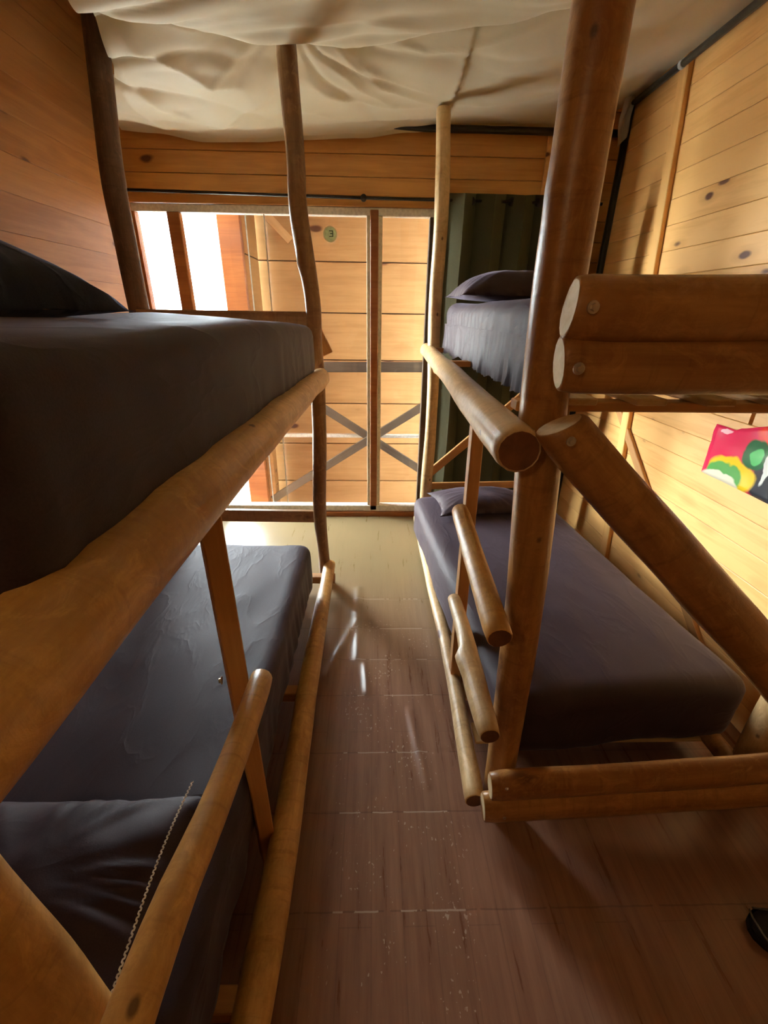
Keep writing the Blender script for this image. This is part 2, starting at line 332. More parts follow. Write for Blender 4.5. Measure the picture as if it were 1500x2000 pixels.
def log(name, pts, rad, mat, parent=None, endm=None, seg=16, sq=(1, 1), wob=0.06, nubs=(), cut=0.0, bend=0.004, seed=None):
    """tapering, slightly crooked log through world points; local X runs along it. sq squashes (side, up)"""
    pts = [Vector(p) for p in pts]; a, b = pts[0], pts[-1]
    rad = list(rad) if isinstance(rad, (list, tuple)) else [rad]*len(pts)
    if len(rad) == 2 and len(pts) > 2: rad = [rad[0]+(rad[1]-rad[0])*i/(len(pts)-1) for i in range(len(pts))]
    X = (b-a).normalized(); ref = Vector((0, 0, 1)) if abs(X.z) < .9 else Vector((0, 1, 0))
    Y = ref.cross(X).normalized(); Z = X.cross(Y)
    R = Matrix((X, Y, Z)); L = (b-a).length
    loc = [R @ (p-a) for p in pts]
    sd = seed if seed is not None else sum(map(abs, (a.x*13, a.y*7, a.z*5)))
    n = max(8, int(L/0.05)); rings = []
    ts = [0]; 
    for i in range(1, len(loc)): ts.append(ts[-1]+(loc[i]-loc[i-1]).length)
    T = ts[-1]
    def samp(s):
        i = 0
        while i < len(ts)-2 and s > ts[i+1]: i += 1
        u = (s-ts[i])/max(1e-6, ts[i+1]-ts[i]); p0 = loc[max(0, i-1)]; p1 = loc[i]; p2 = loc[i+1]; p3 = loc[min(len(loc)-1, i+2)]
        p = 0.5*((2*p1)+(p2-p0)*u+(2*p0-5*p1+4*p2-p3)*u*u+(3*p1-p0-3*p2+p3)*u**3)
        return p, rad[i]+(rad[i+1]-rad[i])*u
    vs = []; fs = []; fm = {}
    for k in range(n+1):
        s = T*k/n; p, r = samp(s)
        p = p + Vector((0, noise.noise((s*3, sd, 0)), noise.noise((s*3, sd, 9))))*bend
        edge = min(k, n-k)
        if edge == 0: r *= 0.93
        for j in range(seg):
            th = 2*math.pi*j/seg
            rr = r*(1+wob*noise.noise((s*4+sd, math.cos(th)*1.2, math.sin(th)*1.2)))
            for (u0, th0, amp) in nubs:
                dth = math.atan2(math.sin(th-th0), math.cos(th-th0)); d2 = ((s-u0*T)/0.022)**2+(dth/0.45)**2
                rr += amp*math.exp(-d2)
            yy, zz = math.cos(th)*rr*sq[0], math.sin(th)*rr*sq[1]
            xx = p.x + (cut*zz if k in (0,) else 0) - (cut*zz if k == n else 0)
            vs.append((xx, p.y+yy, p.z+zz))
    for k in range(n):
        for j in range(seg):
            fs.append((k*seg+j, k*seg+(j+1) % seg, (k+1)*seg+(j+1) % seg, (k+1)*seg+j))
    for base, inv in ((0, True), (n*seg, False)):
        # slightly inset, bevelled end
        c = len(vs); cen = sum((Vector(vs[base+j]) for j in range(seg)), Vector())/seg
        sgn = -1 if inv else 1
        for j in range(seg):
            q = Vector(vs[base+j]); q = cen+(q-cen)*0.90+Vector((sgn*0.003, 0, 0)); vs.append(q)
        for j in range(seg): fs.append((base+j, base+(j+1) % seg, c+(j+1) % seg, c+j))
        fs.append(tuple(range(c, c+seg))); fm[len(fs)-1] = 1
    me = fixn(mesh(name, vs, fs, [mat, endm or M_end], True, fm))
    for i in fm: me.polygons[i].use_smooth = False
    q = R.transposed().to_quaternion()
    return link(name, me, parent, a, q)
def bolt(pos, nrm, parent, r=0.009):
    me = bpy.data.meshes.new('bolt'); bm = bmesh.new()
    bmesh.ops.create_cone(bm, cap_ends=True, segments=6, radius1=r, radius2=r*.9, depth=r*.9, matrix=Matrix.Translation((0, 0, r*.9)))
    bmesh.ops.create_cone(bm, cap_ends=True, segments=16, radius1=r*1.6, radius2=r*1.5, depth=r*.35, matrix=Matrix.Translation((0, 0, r*.3)))
    bm.to_mesh(me); bm.free(); me.materials.append(M_steel)
    return link('bolt', me, parent, pos, Vector(nrm).to_track_quat('Z', 'Y'))
def soft_box(name, cx, cy, z0, z1, wx, wy, mat, parent=None, r=0.05, rot=0, N=(34, 70, 8), amp=0.006, sag=None, fold=0, base=(0, 0, 0)):
    """mattress-like rounded box, wrinkled"""
    h = Vector((wx/2, wy/2, (z1-z0)/2)); vs = []; fs = []; idx = {}
    def vert(i, j, k):
        key = (i, j, k)
        if key in idx: return idx[key]
        q = Vector(((2*i/N[0]-1)*h.x, (2*j/N[1]-1)*h.y, (2*k/N[2]-1)*h.z))
        inner = Vector([max(-(hh-r), min(hh-r, c)) for c, hh in zip(q, h)])
        d = q-inner; nn = d.normalized() if d.length > 1e-7 else Vector((0, 0, 1))
        p = inner+nn*r if d.length > 1e-7 else q
        a = amp*noise.noise(Vector((p.x*4, p.y*2.2, p.z*4+cx)))*1.6 + amp*.5*noise.noise(Vector((p.x*14, p.y*6, p.z*9+cy)))
        side = 1-abs(nn.z)
        if fold and side > .3:
            t = p.x if abs(nn.y) > abs(nn.x) else p.y
            a += fold*side*(abs(noise.noise(Vector((t*11, cx, p.z*2.0))))-.2)*(0.5-p.z/h.z*.5)
        p = p + nn*a
        if sag: p.z += sag(p.x, p.y, p.z/h.z)
        idx[key] = len(vs); vs.append(p+Vector((0, 0, h.z))); return idx[key]
    for f in range(3):
        a, b = [(1, 2), (0, 2), (0, 1)][f]
        for s in (0, N[f]):
            for i in range(N[a]):
                for j in range(N[b]):
                    q = []
                    for (ii, jj) in ((i, j), (i+1, j), (i+1, j+1), (i, j+1)):
                        k = [0, 0, 0]; k[f] = s; k[a] = ii; k[b] = jj; q.append(vert(*k))
                    fs.append(tuple(q))
    me = fixn(mesh(name, vs, fs, mat, True))
    return link(name, me, parent, (cx, cy, z0), Quaternion((0, 0, 1), rot))
def pillow(name, c, wx, wy, hgt, mat, parent=None, rot=0, tilt=0, ear=0.03, wr=0.006, N=44, p=2.6, under=.55, puff=.62):
    vs = []; fs = []
    for s in (1, -1):
        for i in range(N+1):
            for j in range(N+1):
                u, v = 2*i/N-1, 2*j/N-1
                ed = (1-abs(u)**p)*(1-abs(v)**p); z = hgt*.5*max(0, ed)**puff
                k = 1-0.07*(1-abs(u)**2)*abs(v)**4; kx = 1-0.06*(1-abs(v)**2)*abs(u)**4
                x, y = u*wx/2*kx*(1+ear*abs(u*v)**3), v*wy/2*k*(1+ear*abs(u*v)**3)
                ang = math.atan2(v, u); rad = max(abs(u), abs(v))
                z += s*0+wr*rad**2*(1-rad**8)*math.sin(ang*23+3*math.sin(ang*5))*1.2 + wr*noise.noise(Vector((x*12, y*12, s*3)))
                zz = s*z*(1 if s > 0 else under)
                vs.append((x, y, zz+hgt*.27))
    n = (N+1)**2
    for s in (0, 1):
        for i in range(N):
            for j in range(N):
                a = s*n+i*(N+1)+j; q = (a, a+1, a+N+2, a+N+1); fs.append(q if s else q[::-1])
    me = bpy.data.meshes.new(name); me.from_pydata(vs, [], fs); bm = bmesh.new(); bm.from_mesh(me)
    bmesh.ops.remove_doubles(bm, verts=bm.verts, dist=0.0006); bmesh.ops.recalc_face_normals(bm, faces=bm.faces)
    for f in bm.faces: f.smooth = True
    bm.to_mesh(me); bm.free(); me.materials.append(mat)
    return link(name, me, parent, c, Quaternion((0, 0, 1), rot) @ Quaternion((0, 1, 0), tilt))
def tube(name, pts, r, mat, parent=None, seg=10):
    pts = [Vector(p) for p in pts]; o = pts[0]; vs = []; fs = []
    for i, p in enumerate(pts):
        d = (pts[min(i+1, len(pts)-1)]-pts[max(i-1, 0)]).normalized(); ref = Vector((0, 0, 1)) if abs(d.z) < .9 else Vector((1, 0, 0))
        a = d.cross(ref).normalized(); b = d.cross(a)
        for j in range(seg):
            th = 2*math.pi*j/seg; vs.append(p-o+a*math.cos(th)*r+b*math.sin(th)*r)
    for i in range(len(pts)-1):
        for j in range(seg): fs.append((i*seg+j, i*seg+(j+1) % seg, (i+1)*seg+(j+1) % seg, (i+1)*seg+j))
    fs.append(tuple(range(seg))[::-1]); fs.append(tuple(range(len(vs)-seg, len(vs))))
    return link(name, fixn(mesh(name, vs, fs, mat, True)), parent, o)

# ============================================================ THE ROOM
XL, XR, YF, YB, ZC = -1.55, 1.53, 3.34, -1.45, 3.30
def struct(o): o['kind'] = 'structure'; return o
# floor: one vinyl sheet, folded and bulging in the aisle
def floor_h(x, y):
    z = 0.0
    def ridge(x0, y0, x1, y1, wd, hh):
        ax, ay = x1-x0, y1-y0; l2 = ax*ax+ay*ay; u = max(0, min(1, ((x-x0)*ax+(y-y0)*ay)/l2))
        dx, dy = x-x0-u*ax, y-y0-u*ay; return hh*math.exp(-(dx*dx+dy*dy)/(wd*wd))*(0.35+0.65*math.sin(math.pi*(0.15+0.7*u)))
    z += ridge(-0.07, 1.66, -0.085, 2.25, 0.024, 0.011)
    z += ridge(-0.21, 1.55, -0.09, 1.95, 0.022, 0.010)
    z += ridge(-0.02, 1.44, -0.035, 1.62, 0.015, 0.008)
    z += ridge(0.20, 1.02, 0.16, 1.34, 0.016, 0.007)
    z += ridge(-0.20, 2.2, -0.06, 1.95, 0.03, 0.006)
    for ys in SEAMS: z -= 0.0015*math.exp(-((y-ys)/0.006)**2)
    return z
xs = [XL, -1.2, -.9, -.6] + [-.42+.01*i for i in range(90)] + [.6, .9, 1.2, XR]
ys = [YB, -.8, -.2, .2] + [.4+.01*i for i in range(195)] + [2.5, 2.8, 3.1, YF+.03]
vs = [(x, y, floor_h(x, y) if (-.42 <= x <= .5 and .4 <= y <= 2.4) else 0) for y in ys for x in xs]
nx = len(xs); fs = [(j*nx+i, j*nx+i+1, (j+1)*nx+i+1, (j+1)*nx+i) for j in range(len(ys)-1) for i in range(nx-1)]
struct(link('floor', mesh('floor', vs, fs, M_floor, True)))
# right wall: boards over a dark backing
wr = struct(empty('wall_right', (XR, 1, 0)))
box('backing', XR, XR+.04, YB, YF+.1, -.05, ZC, M_void, wr)
P = 0.1163; z0 = 0.79-6*P-P*.78
k = 0; z = 0.79-7*P+0.025
while z < 3.2:
    zt = z+P-.0014
    # local X runs towards -Y when turned by -90 degrees, board front then faces -X
    if 1.10 < z < 1.36:
        plank('plank', YF-1.71, zt-z, .018, M_pine, wr, (XR-.018, YF, z), -math.pi/2)
        plank('plank', 1.69-YB, zt-z, .018, M_pine, wr, (XR-.018, 1.69, z), -math.pi/2)
    else:
        plank('plank', YF-YB, zt-z, .018, M_pine, wr, (XR-.018, YF, z), -math.pi/2)
    z += P
struct(board('trim_1', (XR-.030, 2.40, 0.01), (XR-.030, 2.78, 2.84), .07, .026, M_pine, None, face=(-1, 0, 0)))
o = board('trim_2', (XR-.03, 2.72, 1.10), (XR-.03, 1.50, 0.16), .05, .02, M_batten, None, face=(-1, 0, 0)); struct(o)
# left wall
wl = struct(empty('wall_left', (XL, 1, 0)))
box('backing', XL-.04, XL, YB, YF+.1, -.05, ZC, M_void, wl)
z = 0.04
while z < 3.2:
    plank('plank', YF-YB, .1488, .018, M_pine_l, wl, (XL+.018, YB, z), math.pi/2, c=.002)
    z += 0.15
# far wall above and beside the glazing
wf = struct(empty('wall_far', (0, YF, 0)))
box('backing', XL, XR, YF+.02, YF+.06, 2.19, ZC, M_void, wf)
box('backing', .40, XR, YF+.02, YF+.06, -.05, 2.19, M_void, wf)
z = 2.225
for h in (.098, .115, .115, .115, .1, .115, .115, .115, .115, .07):
    plank('plank', XR-XL-.4, h-.003, .02, M_pine_f, wf, (XL, YF, z)); 
    plank('plank', .40, h-.003, .02, M_pine_f, wf, (XR-.4, YF, z)); z += h
z = 0.02
while z < 2.2:
    plank('plank', XR-.41, .113, .02, M_pine_f, wf, (.41, YF, z)); z += .1163
struct(box('trim_3', 1.06, 1.12, YF-.02, YF-.001, 2.23, 2.76, M_pine, None, .003))
# back wall behind the photographer and the roof boards above the cloth
wb = struct(empty('wall_back', (0, YB, 0)))
box('backing', XL, XR, YB-.05, YB, -.05, ZC, M_void, wb)
z = 0.02
while z < 3.2:
    plank('plank', XR-XL, .147, .018, M_logb, wb, (XR, YB+.018, z), math.pi, c=.003); z += .15
cl = struct(box('ceiling', XL, XR, YB, YF+.05, ZC, ZC+.05, M_pine_l))
# ---- glazing, window_1
wn = struct(empty('window_1', (-.56, YF, 0)))
box('header_board', XL, .42, YF-.015, YF+.03, 2.165, 2.222, M_pine_f, wn, .003)
box('top_track', XL, .40, YF-.005, YF+.05, 2.118, 2.163, M_white, wn, .003)
box('bottom_track', XL, .40, YF-.02, YF+.05, .042, .092, M_white, wn, .003)
box('sill_board', XL, .42, YF-.035, YF+.06, -.02, .040, M_frame, wn, .003)
box('jamb', XL, -1.515, YF-.01, YF+.05, .092, 2.118, M_frame, wn, .003)
box('jamb', .365, .41, YF-.01, YF+.05, .092, 2.118, M_grey, wn, .003)
box('mullion', -1.315, -1.235, YF-.015, YF+.045, .092, 2.118, M_frame, wn, .004)
box('mullion', -.022, .032, YF-.02, YF+.05, .05, 2.15, M_frame, wn, .004)
box('cream_bead', -.045, -.023, YF-.008, YF+.03, .092, 2.118, M_cream, wn, .002)
box('cream_bead', .033, .058, YF-.008, YF+.03, .092, 2.118, M_cream, wn, .002)
for a, b, yy in ((-1.515, -1.315, 0), (-1.235, -.70, -.003), (-.83, -.045, .022), (.058, .365, 0)):
    box('pane', a, b, YF+.008+yy, YF+.013+yy, .092, 2.118, M_glass, wn)
box('pane_edge', -.706, -.700, YF+.001, YF+.008, .092, 2.118, M_tagw, wn)
box('pane_edge', -.833, -.827, YF+.026, YF+.038, .092, 2.118, M_white, wn)
struct(box('added_facade', -5.0, XL-.05, YF+.02, YF+.10, -1.3, 3.0, M_logd))     # unseen facade extension on the left, added to shade the porch post
st = empty('door_sticker', (-.283, YF+.016, 1.975), 'small round pale green sticker with a dark mark on the glass', 'sticker')
def disc(name, c, r, thk, mat, parent, rx=None):
    me = bpy.data.meshes.new(name); bm = bmesh.new()
    bmesh.ops.create_cone(bm, cap_ends=True, segments=36, radius1=r, radius2=r, depth=thk, matrix=Matrix.Rotation(math.pi/2, 4, 'X') @ Matrix.Scale(1.0, 4))
    bm.to_mesh(me); bm.free(); me.materials.append(mat); return link(name, me, parent, c)
M_stk = plain('pale_green_print', (.62, .78, .52), .4); M_stk2 = plain('cream_print', (.68, .66, .42), .4); M_ink = plain('dark_green_ink', (.05, .10, .04), .5)
disc('sticker_rim', (-.283, YF+.005, 2.015), .046, .001, M_stk2, st); disc('sticker_face', (-.283, YF+.004, 2.015), .038, .001, M_stk, st)
gx, gz = -.277, 2.018
vs = []; fs = []
for (x0, x1, a, b) in ((.008, .014, -.018, .018), (-.012, .014, .013, .018), (-.006, .014, -.003, .003), (-.012, .014, -.018, -.013)):
    n = len(vs); vs += [(x0, 0, a), (x1, 0, a), (x1, 0, b), (x0, 0, b)]; fs.append((n, n+1, n+2, n+3))
link('sticker_mark', mesh('sticker_mark', vs, fs, M_ink), st, (gx, YF+.0028, gz))

# ============================================================ OUTSIDE
struct(link('ground', mesh('ground', [(-60, -60, -1.3), (60, -60, -1.3), (60, 60, -1.3), (-60, 60, -1.3)], [(0, 1, 2, 3)], M_ground)))
struct(box('added_foundation', -1.7, 2.3, YF+.04, YF+.10, -1.3, -.021, M_logd))  # unseen skirt wall added to stop sky light coming from under the floor
nb = empty('neighbour_cabin', (1.2, 4.8, -1.3), 'pine boarded cabin wall seen through the glass beyond the crossed railing', 'building')
z = -1.13
box('wall_core', -1.24, 3.6, 4.83, 5.3, -1.3, 2.55, M_void, nb)
while z < 2.5:
    h = min(.437, 2.56-z)
    plank('plank', 4.85, h, .03, M_out, nb, (-1.25, 4.8, z), c=.008); z += .447
box('corner_post', -1.30, -1.24, 4.76, 5.3, -1.3, 2.56, M_logd, nb, .004)
box('added_shade_roof', -1.32, 3.7, 3.42, 5.5, 2.57, 2.62, M_frame, nb, .004)  # unseen roof added to shade the neighbour wall
board('rafter', (-1.12, 4.35, 2.50), (-.78, 4.75, 2.16), .07, .05, M_out, nb, face=(0, -1, 0))
op = box('porch_post', -1.185, -1.00, 3.90, 3.945, -1.3, 2.62, M_frame, None, .01)
tag(op, 'wide reddish wooden porch post outside the glass, beside the bright sky', 'post')
sw = nb
box('wall_core', -1.14, -1.09, 3.95, 4.75, -1.3, 2.57, M_void, sw)  # porch side wall, added to keep sky light off the cabin planks
z = -1.13
while z < 2.4:
    plank('plank', .80, min(.437, 2.56-z), .012, M_out, sw, (-1.087, 3.95, z), math.pi/2, c=.004); z += .447
box('wall_core', 2.3, 2.36, 3.42, 4.8, -1.3, 2.57, M_out, sw)  # unseen end wall added to close the porch against sky light
rl = empty('porch_railing', (-.2, 4.0, -1.3), 'grey wooden porch railing with crossed braces outside the glass door', 'railing')
R_ = lambda x, y: aty(x, y, 4.0)
board('top_rail', (-1.0, 4.0, 1.11), (1.0, 4.0, 1.13), .085, .04, M_grey, rl)
board('mid_rail', (-2.4, 4.03, .50), (1.0, 4.03, .50), .028, .05, M_white, rl)
board('cross_brace', R_(545, 742), R_(885, 958), .07, .03, M_grey, rl)
board('cross_brace', R_(535, 972)+Vector((0, -.035, 0)), R_(880, 758)+Vector((0, -.035, 0)), .07, .03, M_grey, rl)
board('cross_brace', R_(430, 900), R_(545, 975), .05, .03, M_grey, rl)
box('railing_post', -1.02, -.94, 3.96, 4.02, -1.3, 1.1, M_batten, rl, .004)
box('railing_post', .70, .79, 3.96, 4.04, -1.3, 1.1, M_batten, rl, .004)
board('bottom_rail', (-1.0, 4.05, -.30), (1.0, 4.05, -.30), .08, .04, M_grey, rl)

# ============================================================ CEILING CLOTH
def atz(px, py, z):
    v = ray(px, py); return CAM + v*((z-CAM.z)/v.z)
CREASE = []
for am, wd, pp in ((.016, .030, ((201, 37), (260, 84), (326, 106), (407, 139), (470, 150))), (.018, .034, ((201, 62), (234, 121), (304, 172), (388, 205), (450, 210))),
    (.014, .034, ((216, 110), (260, 183), (333, 235), (400, 262))), (.014, .026, ((524, 95), (462, 117), (407, 141), (380, 139))), (.020, .040, ((195, 12), (297, 58), (380, 78), (450, 74))),
    (.012, .02, ((585, 95), (640, 135), (700, 168), (765, 202), (820, 210))), (.013, .02, ((595, 88), (660, 125), (747, 172), (853, 207))), (.012, .018, ((637, 104), (690, 132), (747, 158), (853, 190))),
    (.012, .026, ((590, 150), (640, 178), (750, 203), (830, 212))), (.014, .026, ((660, 82), (740, 112), (830, 126), (950, 112), (1105, 78))), (.014, .028, ((800, 98), (950, 98), (1050, 70), (1110, 48))),
    (.010, .03, ((590, 200), (680, 226), (800, 236), (900, 228))), (.014, .03, ((330, 262), (420, 215), (500, 180), (560, 150))), (.012, .03, ((500, 30), (640, 34), (760, 44), (900, 60))),
    (.014, .035, ((300, 10), (450, 22), (620, 8))), (.012, .03, ((860, 214), (960, 218), (1090, 212)))):
    CREASE.append((am, wd, [atz(a, b, 2.51).xy for a, b in pp]))
def crease(x, y):
    z = 0; q = Vector((x, y))
    for am, wd, P2 in CREASE:
        if not (min(p.x for p in P2)-.12 < x < max(p.x for p in P2)+.12 and min(p.y for p in P2)-.12 < y < max(p.y for p in P2)+.12): continue
        best = 9; bt = 0
        for i in range(len(P2)-1):
            a, b = P2[i], P2[i+1]; d = b-a; u = max(0, min(1, (q-a).dot(d)/d.length_squared)); ds = (q-a-d*u).length
            if ds < best: best = ds; bt = (i+u)/(len(P2)-1)
        z -= am*math.exp(-best/wd)*math.sin(math.pi*(.12+.76*bt))*1.1
    return z
def fab_z(x, y):
    # two bays of cloth: the near one billows below the far one along a curved edge
    pts = [(-1.55, 2.0), (-.955, 2.10), (-.633, 2.24), (-.36, 2.315), (-.06, 2.34), (.33, 2.22), (.69, 2.10), (1.53, 1.85)]
    yf = pts[0][1]
    for (a, b), (c, d) in zip(pts, pts[1:]):
        if a <= x <= c: yf = b+(d-b)*(x-a)/(c-a)
    z = 2.545 + 0.02*math.sin(x*2.1+1)
    step = 1/(1+math.exp(-(y-yf-.03)/.018))
    near = math.exp(-((y-yf)/.38)**2) if y < yf else 0
    z -= 0.085*(1-step)*(.35+.65*near)
    z += 0.065*step*math.exp(-((y-yf)/.16)**2)
    if y > yf:                                   # far bay: belly then edge
        u = (y-yf)/(3.3-yf)
        z -= 0.055*math.sin(math.pi*min(1, u))*(1 if x < .4 else .6)
        z -= 0.06*u*math.exp(-((x+.95)/.5)**2)
        z -= 0.03*u*math.exp(-((x+.3)/.5)**2)
    # creases fanning out of the two tie points
    for (tx, ty, n, ph, am, rr, lo, hi) in ((-.34, 2.37, 15, .4, .020, .75, -.2, 1.4), (-.34, 2.37, 11, 1.4, .012, .35, 1.4, 3.3), (-1.3, 2.33, 13, .9, .030, .75, -.6, 1.5), (1.5, 1.6, 16, .2, .022, .9, 1.6, 4.4)):
        dx, dy = x-tx, y-ty; r = math.hypot(dx, dy); th = math.atan2(dy, dx)
        if th < -1.6: th += 2*math.pi
        if lo < th < hi:
            win = min(1, (th-lo)*3, (hi-th)*3)
            s = 1-abs(math.sin(th*n*.5+ph+1.2*r+1.5*noise.noise((x*2, y*2, 0))))
            z += am*(s**2)*win*math.exp(-(r/rr)**2)*(1-math.exp(-(r/.08)**2))
    # swags running across the near bay
    s = noise.noise((x*.9, y*7+.9*math.sin(x*1.4+.6), 3.1)); z += .030*(1-abs(s)*2.2)*(1-step)
    s = noise.noise((x*1.3+y*1.2, y*5-x*2.0, 8.1)); z += .009*(1-abs(s)*2)*step
    z += .006*noise.noise((x*7, y*7, 2)) + (crease(x, y) if y > 1.8 else 0)
    if x > .55: z += .20*((x-.55)/.98)**1.4*min(1, (3.5-y)/.3+.35)
    z += .02*max(0,min(1,(y-3.0)/.3))*(1 if x<-1.2 else 0)-.025*max(0,min(1,(y-3.0)/.3))*(1 if x>.2 else 0)
    return z
xs = [XL+.02+i*(XR-XL-.04)/210 for i in range(211)]; ys = [YB+.05+i*.06 for i in range(47)]
y = ys[-1]
while y < YF-.045: y += .0125; ys.append(y)
def fab_x(x, y):     # the left hem runs from the dark post back to the corner
    l = -1.01-.08*max(0, min(1, (y-2.1)/.3)) if y < 2.42 else -1.09-.42*min(1, (y-2.42)/.8)
    return l + (x-XL)*(XR-.02-l)/(XR-.02-XL)
nx = len(xs); vs = [(fab_x(x, y), y, fab_z(fab_x(x, y), y)) for y in ys for x in xs]
# the far hem settles into a soft curve
HEM = [(-1.6, 2.530), (-1.3, 2.515), (-1.0, 2.478), (-.7, 2.484), (-.44, 2.500), (-.09, 2.515), (.22, 2.548), (.5, 2.578), (1.11, 2.585), (1.6, 2.71)]
def hemz(x):
    for (a, b), (c, d) in zip(HEM, HEM[1:]):
        if a <= x <= c:
            u = (x-a)/(c-a); u = u*u*(3-2*u); return b+(d-b)*u
    return 2.5
for k, (x, y, z) in enumerate(vs):
    if y > 3.02:
        u = min(1, (y-3.02)/.24); u = u*u*(3-2*u); vs[k] = (x, y, z+(hemz(x)-z)*u)
# hem turned down at the far edge
for i, x in enumerate(xs):
    k0 = (len(ys)-1)*nx+i; vs[k0] = (vs[k0][0], YF-.03, vs[k0][2]-.012); 
fs = [(j*nx+i, j*nx+i+1, (j+1)*nx+i+1, (j+1)*nx+i) for j in range(len(ys)-1) for i in range(nx-1)]
tag(link('ceiling_cloth', mesh('ceiling_cloth', vs, fs, M_fab, True)), 'cream sheer fabric draped in folds across the ceiling', 'fabric')

# ============================================================ PIPES, ROD, CURTAIN
pf = empty('hanging_frame', (1.46, 3.22, 0), 'black metal pipe standing in the far right corner and running along the wall top', 'pipe')
tube('upright_pipe', [(1.495, 3.24, 0.02), (1.495, 3.24, 1.4), (1.492, 3.24, 2.66)], .021, M_black, pf)
tube('wall_pipe', [(1.475, 3.23, 2.655), (1.475, 1.5, 2.655), (1.475, -1.35, 2.655)], .017, M_olive, pf)
tube('cross_pipe', [(1.47, 3.27, 2.545), (.3, 3.27, 2.548), (-.2, 3.27, 2.575)], .019, M_black, pf)
tube('pipe_clamp', [(1.475, 2.76, 2.655), (1.475, 2.74, 2.655)], .020, M_tagw, pf)
cr = empty('curtain_rod', (0, 3.27, 2.195), 'thin dark curtain rod across the top of the glazing', 'curtain rod')
tube('rod', [(-1.53, 3.27, 2.215), (-.1, 3.27, 2.20), (1.44, 3.27, 2.195)], .009, M_black, cr)
tube('rod_bracket', [(-.062, 3.255, 2.2), (-.062, 3.285, 2.2)], .019, M_black, cr)
tube('rod_bracket', [(-.062, 3.285, 2.2), (-.062, 3.325, 2.2)], .007, M_black, cr)
ct = empty('curtain', (.85, 3.26, 0.1), 'dark green pleated curtain drawn to the right of the glazing', 'curtain')
vs = []; NX = 230; NZ = 24
def ctp(u, v):
    x = .43+.92*u; ph = u*2*math.pi*4.9+.6
    a = .056+.008*math.sin(u*9); dz = noise.noise((u*3, v*2, 0))*.012
    return (x+.012*math.sin(ph*2)+.01*noise.noise((u*5, v*3, 4)), 3.245+a*math.sin(ph)+dz*1.2, .12+2.11*v+(.012 if v > .97 else 0)*math.sin(ph))
vs = [Vector(ctp(i/NX, j/NZ))-Vector((.85, 3.26, .1)) for j in range(NZ+1) for i in range(NX+1)]
fs = [(j*(NX+1)+i, j*(NX+1)+i+1, (j+1)*(NX+1)+i+1, (j+1)*(NX+1)+i) for j in range(NZ) for i in range(NX)]
me = mesh('curtain_panel', vs, fs, M_curt, True)
cp = link('curtain_panel', me, ct, (.85, 3.26, .1))
md = cp.modifiers.new('thick', 'SOLIDIFY'); md.thickness = .003
for k in range(11):
    x = .43+.92*(k+.1)/10.8
    tube('grommet', [(x, 3.264, 2.195), (x+.006, 3.276, 2.195)], .024, M_black, ct, 14)
fl = empty('plastic_strip', (1.44, 3.16, 2.5), 'clear plastic strip hanging beside the top of the black corner pipe', 'plastic')
vs = []; 
for j in range(9):
    for i in range(5):
        vs.append((-.035+.014*i+.006*math.sin(j), .012*math.sin(i*2.1+j*.6), .10-.032*j*(1-.06*i)))
fs = [(j*5+i, j*5+i+1, (j+1)*5+i+1, (j+1)*5+i) for j in range(8) for i in range(4)]
link('strip', mesh('strip', vs, fs, M_film, True), fl, (1.445, 3.165, 2.60))
cpl = tag(box('wall_clip', -1.262, -1.238, 2.86, 2.875, 2.545, 2.60, M_tagw, None, .004), 'small white clip on the ceiling cloth beside the dark post', 'clip')

# ============================================================ RIGHT BUNK
rb = empty('bunk_bed', (.85, 1.9, 0), 'rustic log bunk bed along the bright right wall', 'bunk bed', 'log bunk beds on either side of the aisle')
log('post', [(.425, .95, 0), (.42, .95, .47), (.405, .95, .9), (.372, .95, 1.35), (.362, .95, 1.62), (.361, .95, 2.0), (.356, .95, 2.30), (.35, .95, 2.47)], [.047, .048, .050, .050, .049, .048, .048, .049], M_log, rb, wob=.05, nubs=((.52, math.pi, .006), (.72, 3.3, .006)))
log('post', [(.376, 2.85, 0), (.376, 2.85, .41), (.384, 2.85, .98), (.366, 2.85, 1.59), (.374, 2.85, 2.09), (.352, 2.85, 2.50)], [.042, .04, .036, .038, .04, .038], M_logp, rb, wob=.08, nubs=((.65, 0, .006),))
log('post', [(1.2, 2.9, 0), (1.2, 2.9, 1.0), (1.21, 2.9, 2.1)], .045, M_logb, rb)
log('post', [(1.315, .985, 0), (1.31, .985, .6), (1.31, .985, 1.62)], .052, M_logp, rb)
log('side_rail', [(.298, .86, 1.295), (.315, 1.5, 1.31), (.335, 2.3, 1.325), (.352, 3.06, 1.335)], [.050, .047, .043, .043], M_logp, rb, M_endd, nubs=((.33, 1.9, .008), (.62, -1.0, .010), (.2, 4.2, .008)))
log('side_rail', [(.335, .89, .115), (.350, 1.48, .12), (.342, 2.3, .115), (.337, 3.03, .12)], [.034, .030, .028, .026], M_logp, rb, M_endd, nubs=((.06, 2.8, .006), (.28, .6, .005)))
log('side_rail', [(1.30, .9, 1.32), (1.30, 3.02, 1.32)], .04, M_logb, rb)
log('side_rail', [(1.27, .9, .12), (1.27, 3.02, .12)], .035, M_logb, rb)
log('end_log', [(.352, .85, 1.562), (.8, .85, 1.570), (1.45, .85, 1.578)], .056, M_log, rb, sq=(.62, 1), wob=.08, cut=.12)
log('end_log', [(.352, .853, 1.468), (.8, .853, 1.467), (1.45, .853, 1.47)], .053, M_log, rb, sq=(.62, 1), wob=.05, cut=-.1)
log('end_log', [(.362, .85, .247), (.8, .85, .278), (1.42, .85, .335)], .054, M_log, rb, sq=(.62, 1), wob=.08)
log('end_log', [(.352, .853, .142), (.8, .853, .172), (1.42, .853, .23)], .060, M_log, rb, sq=(.62, 1), wob=.06)
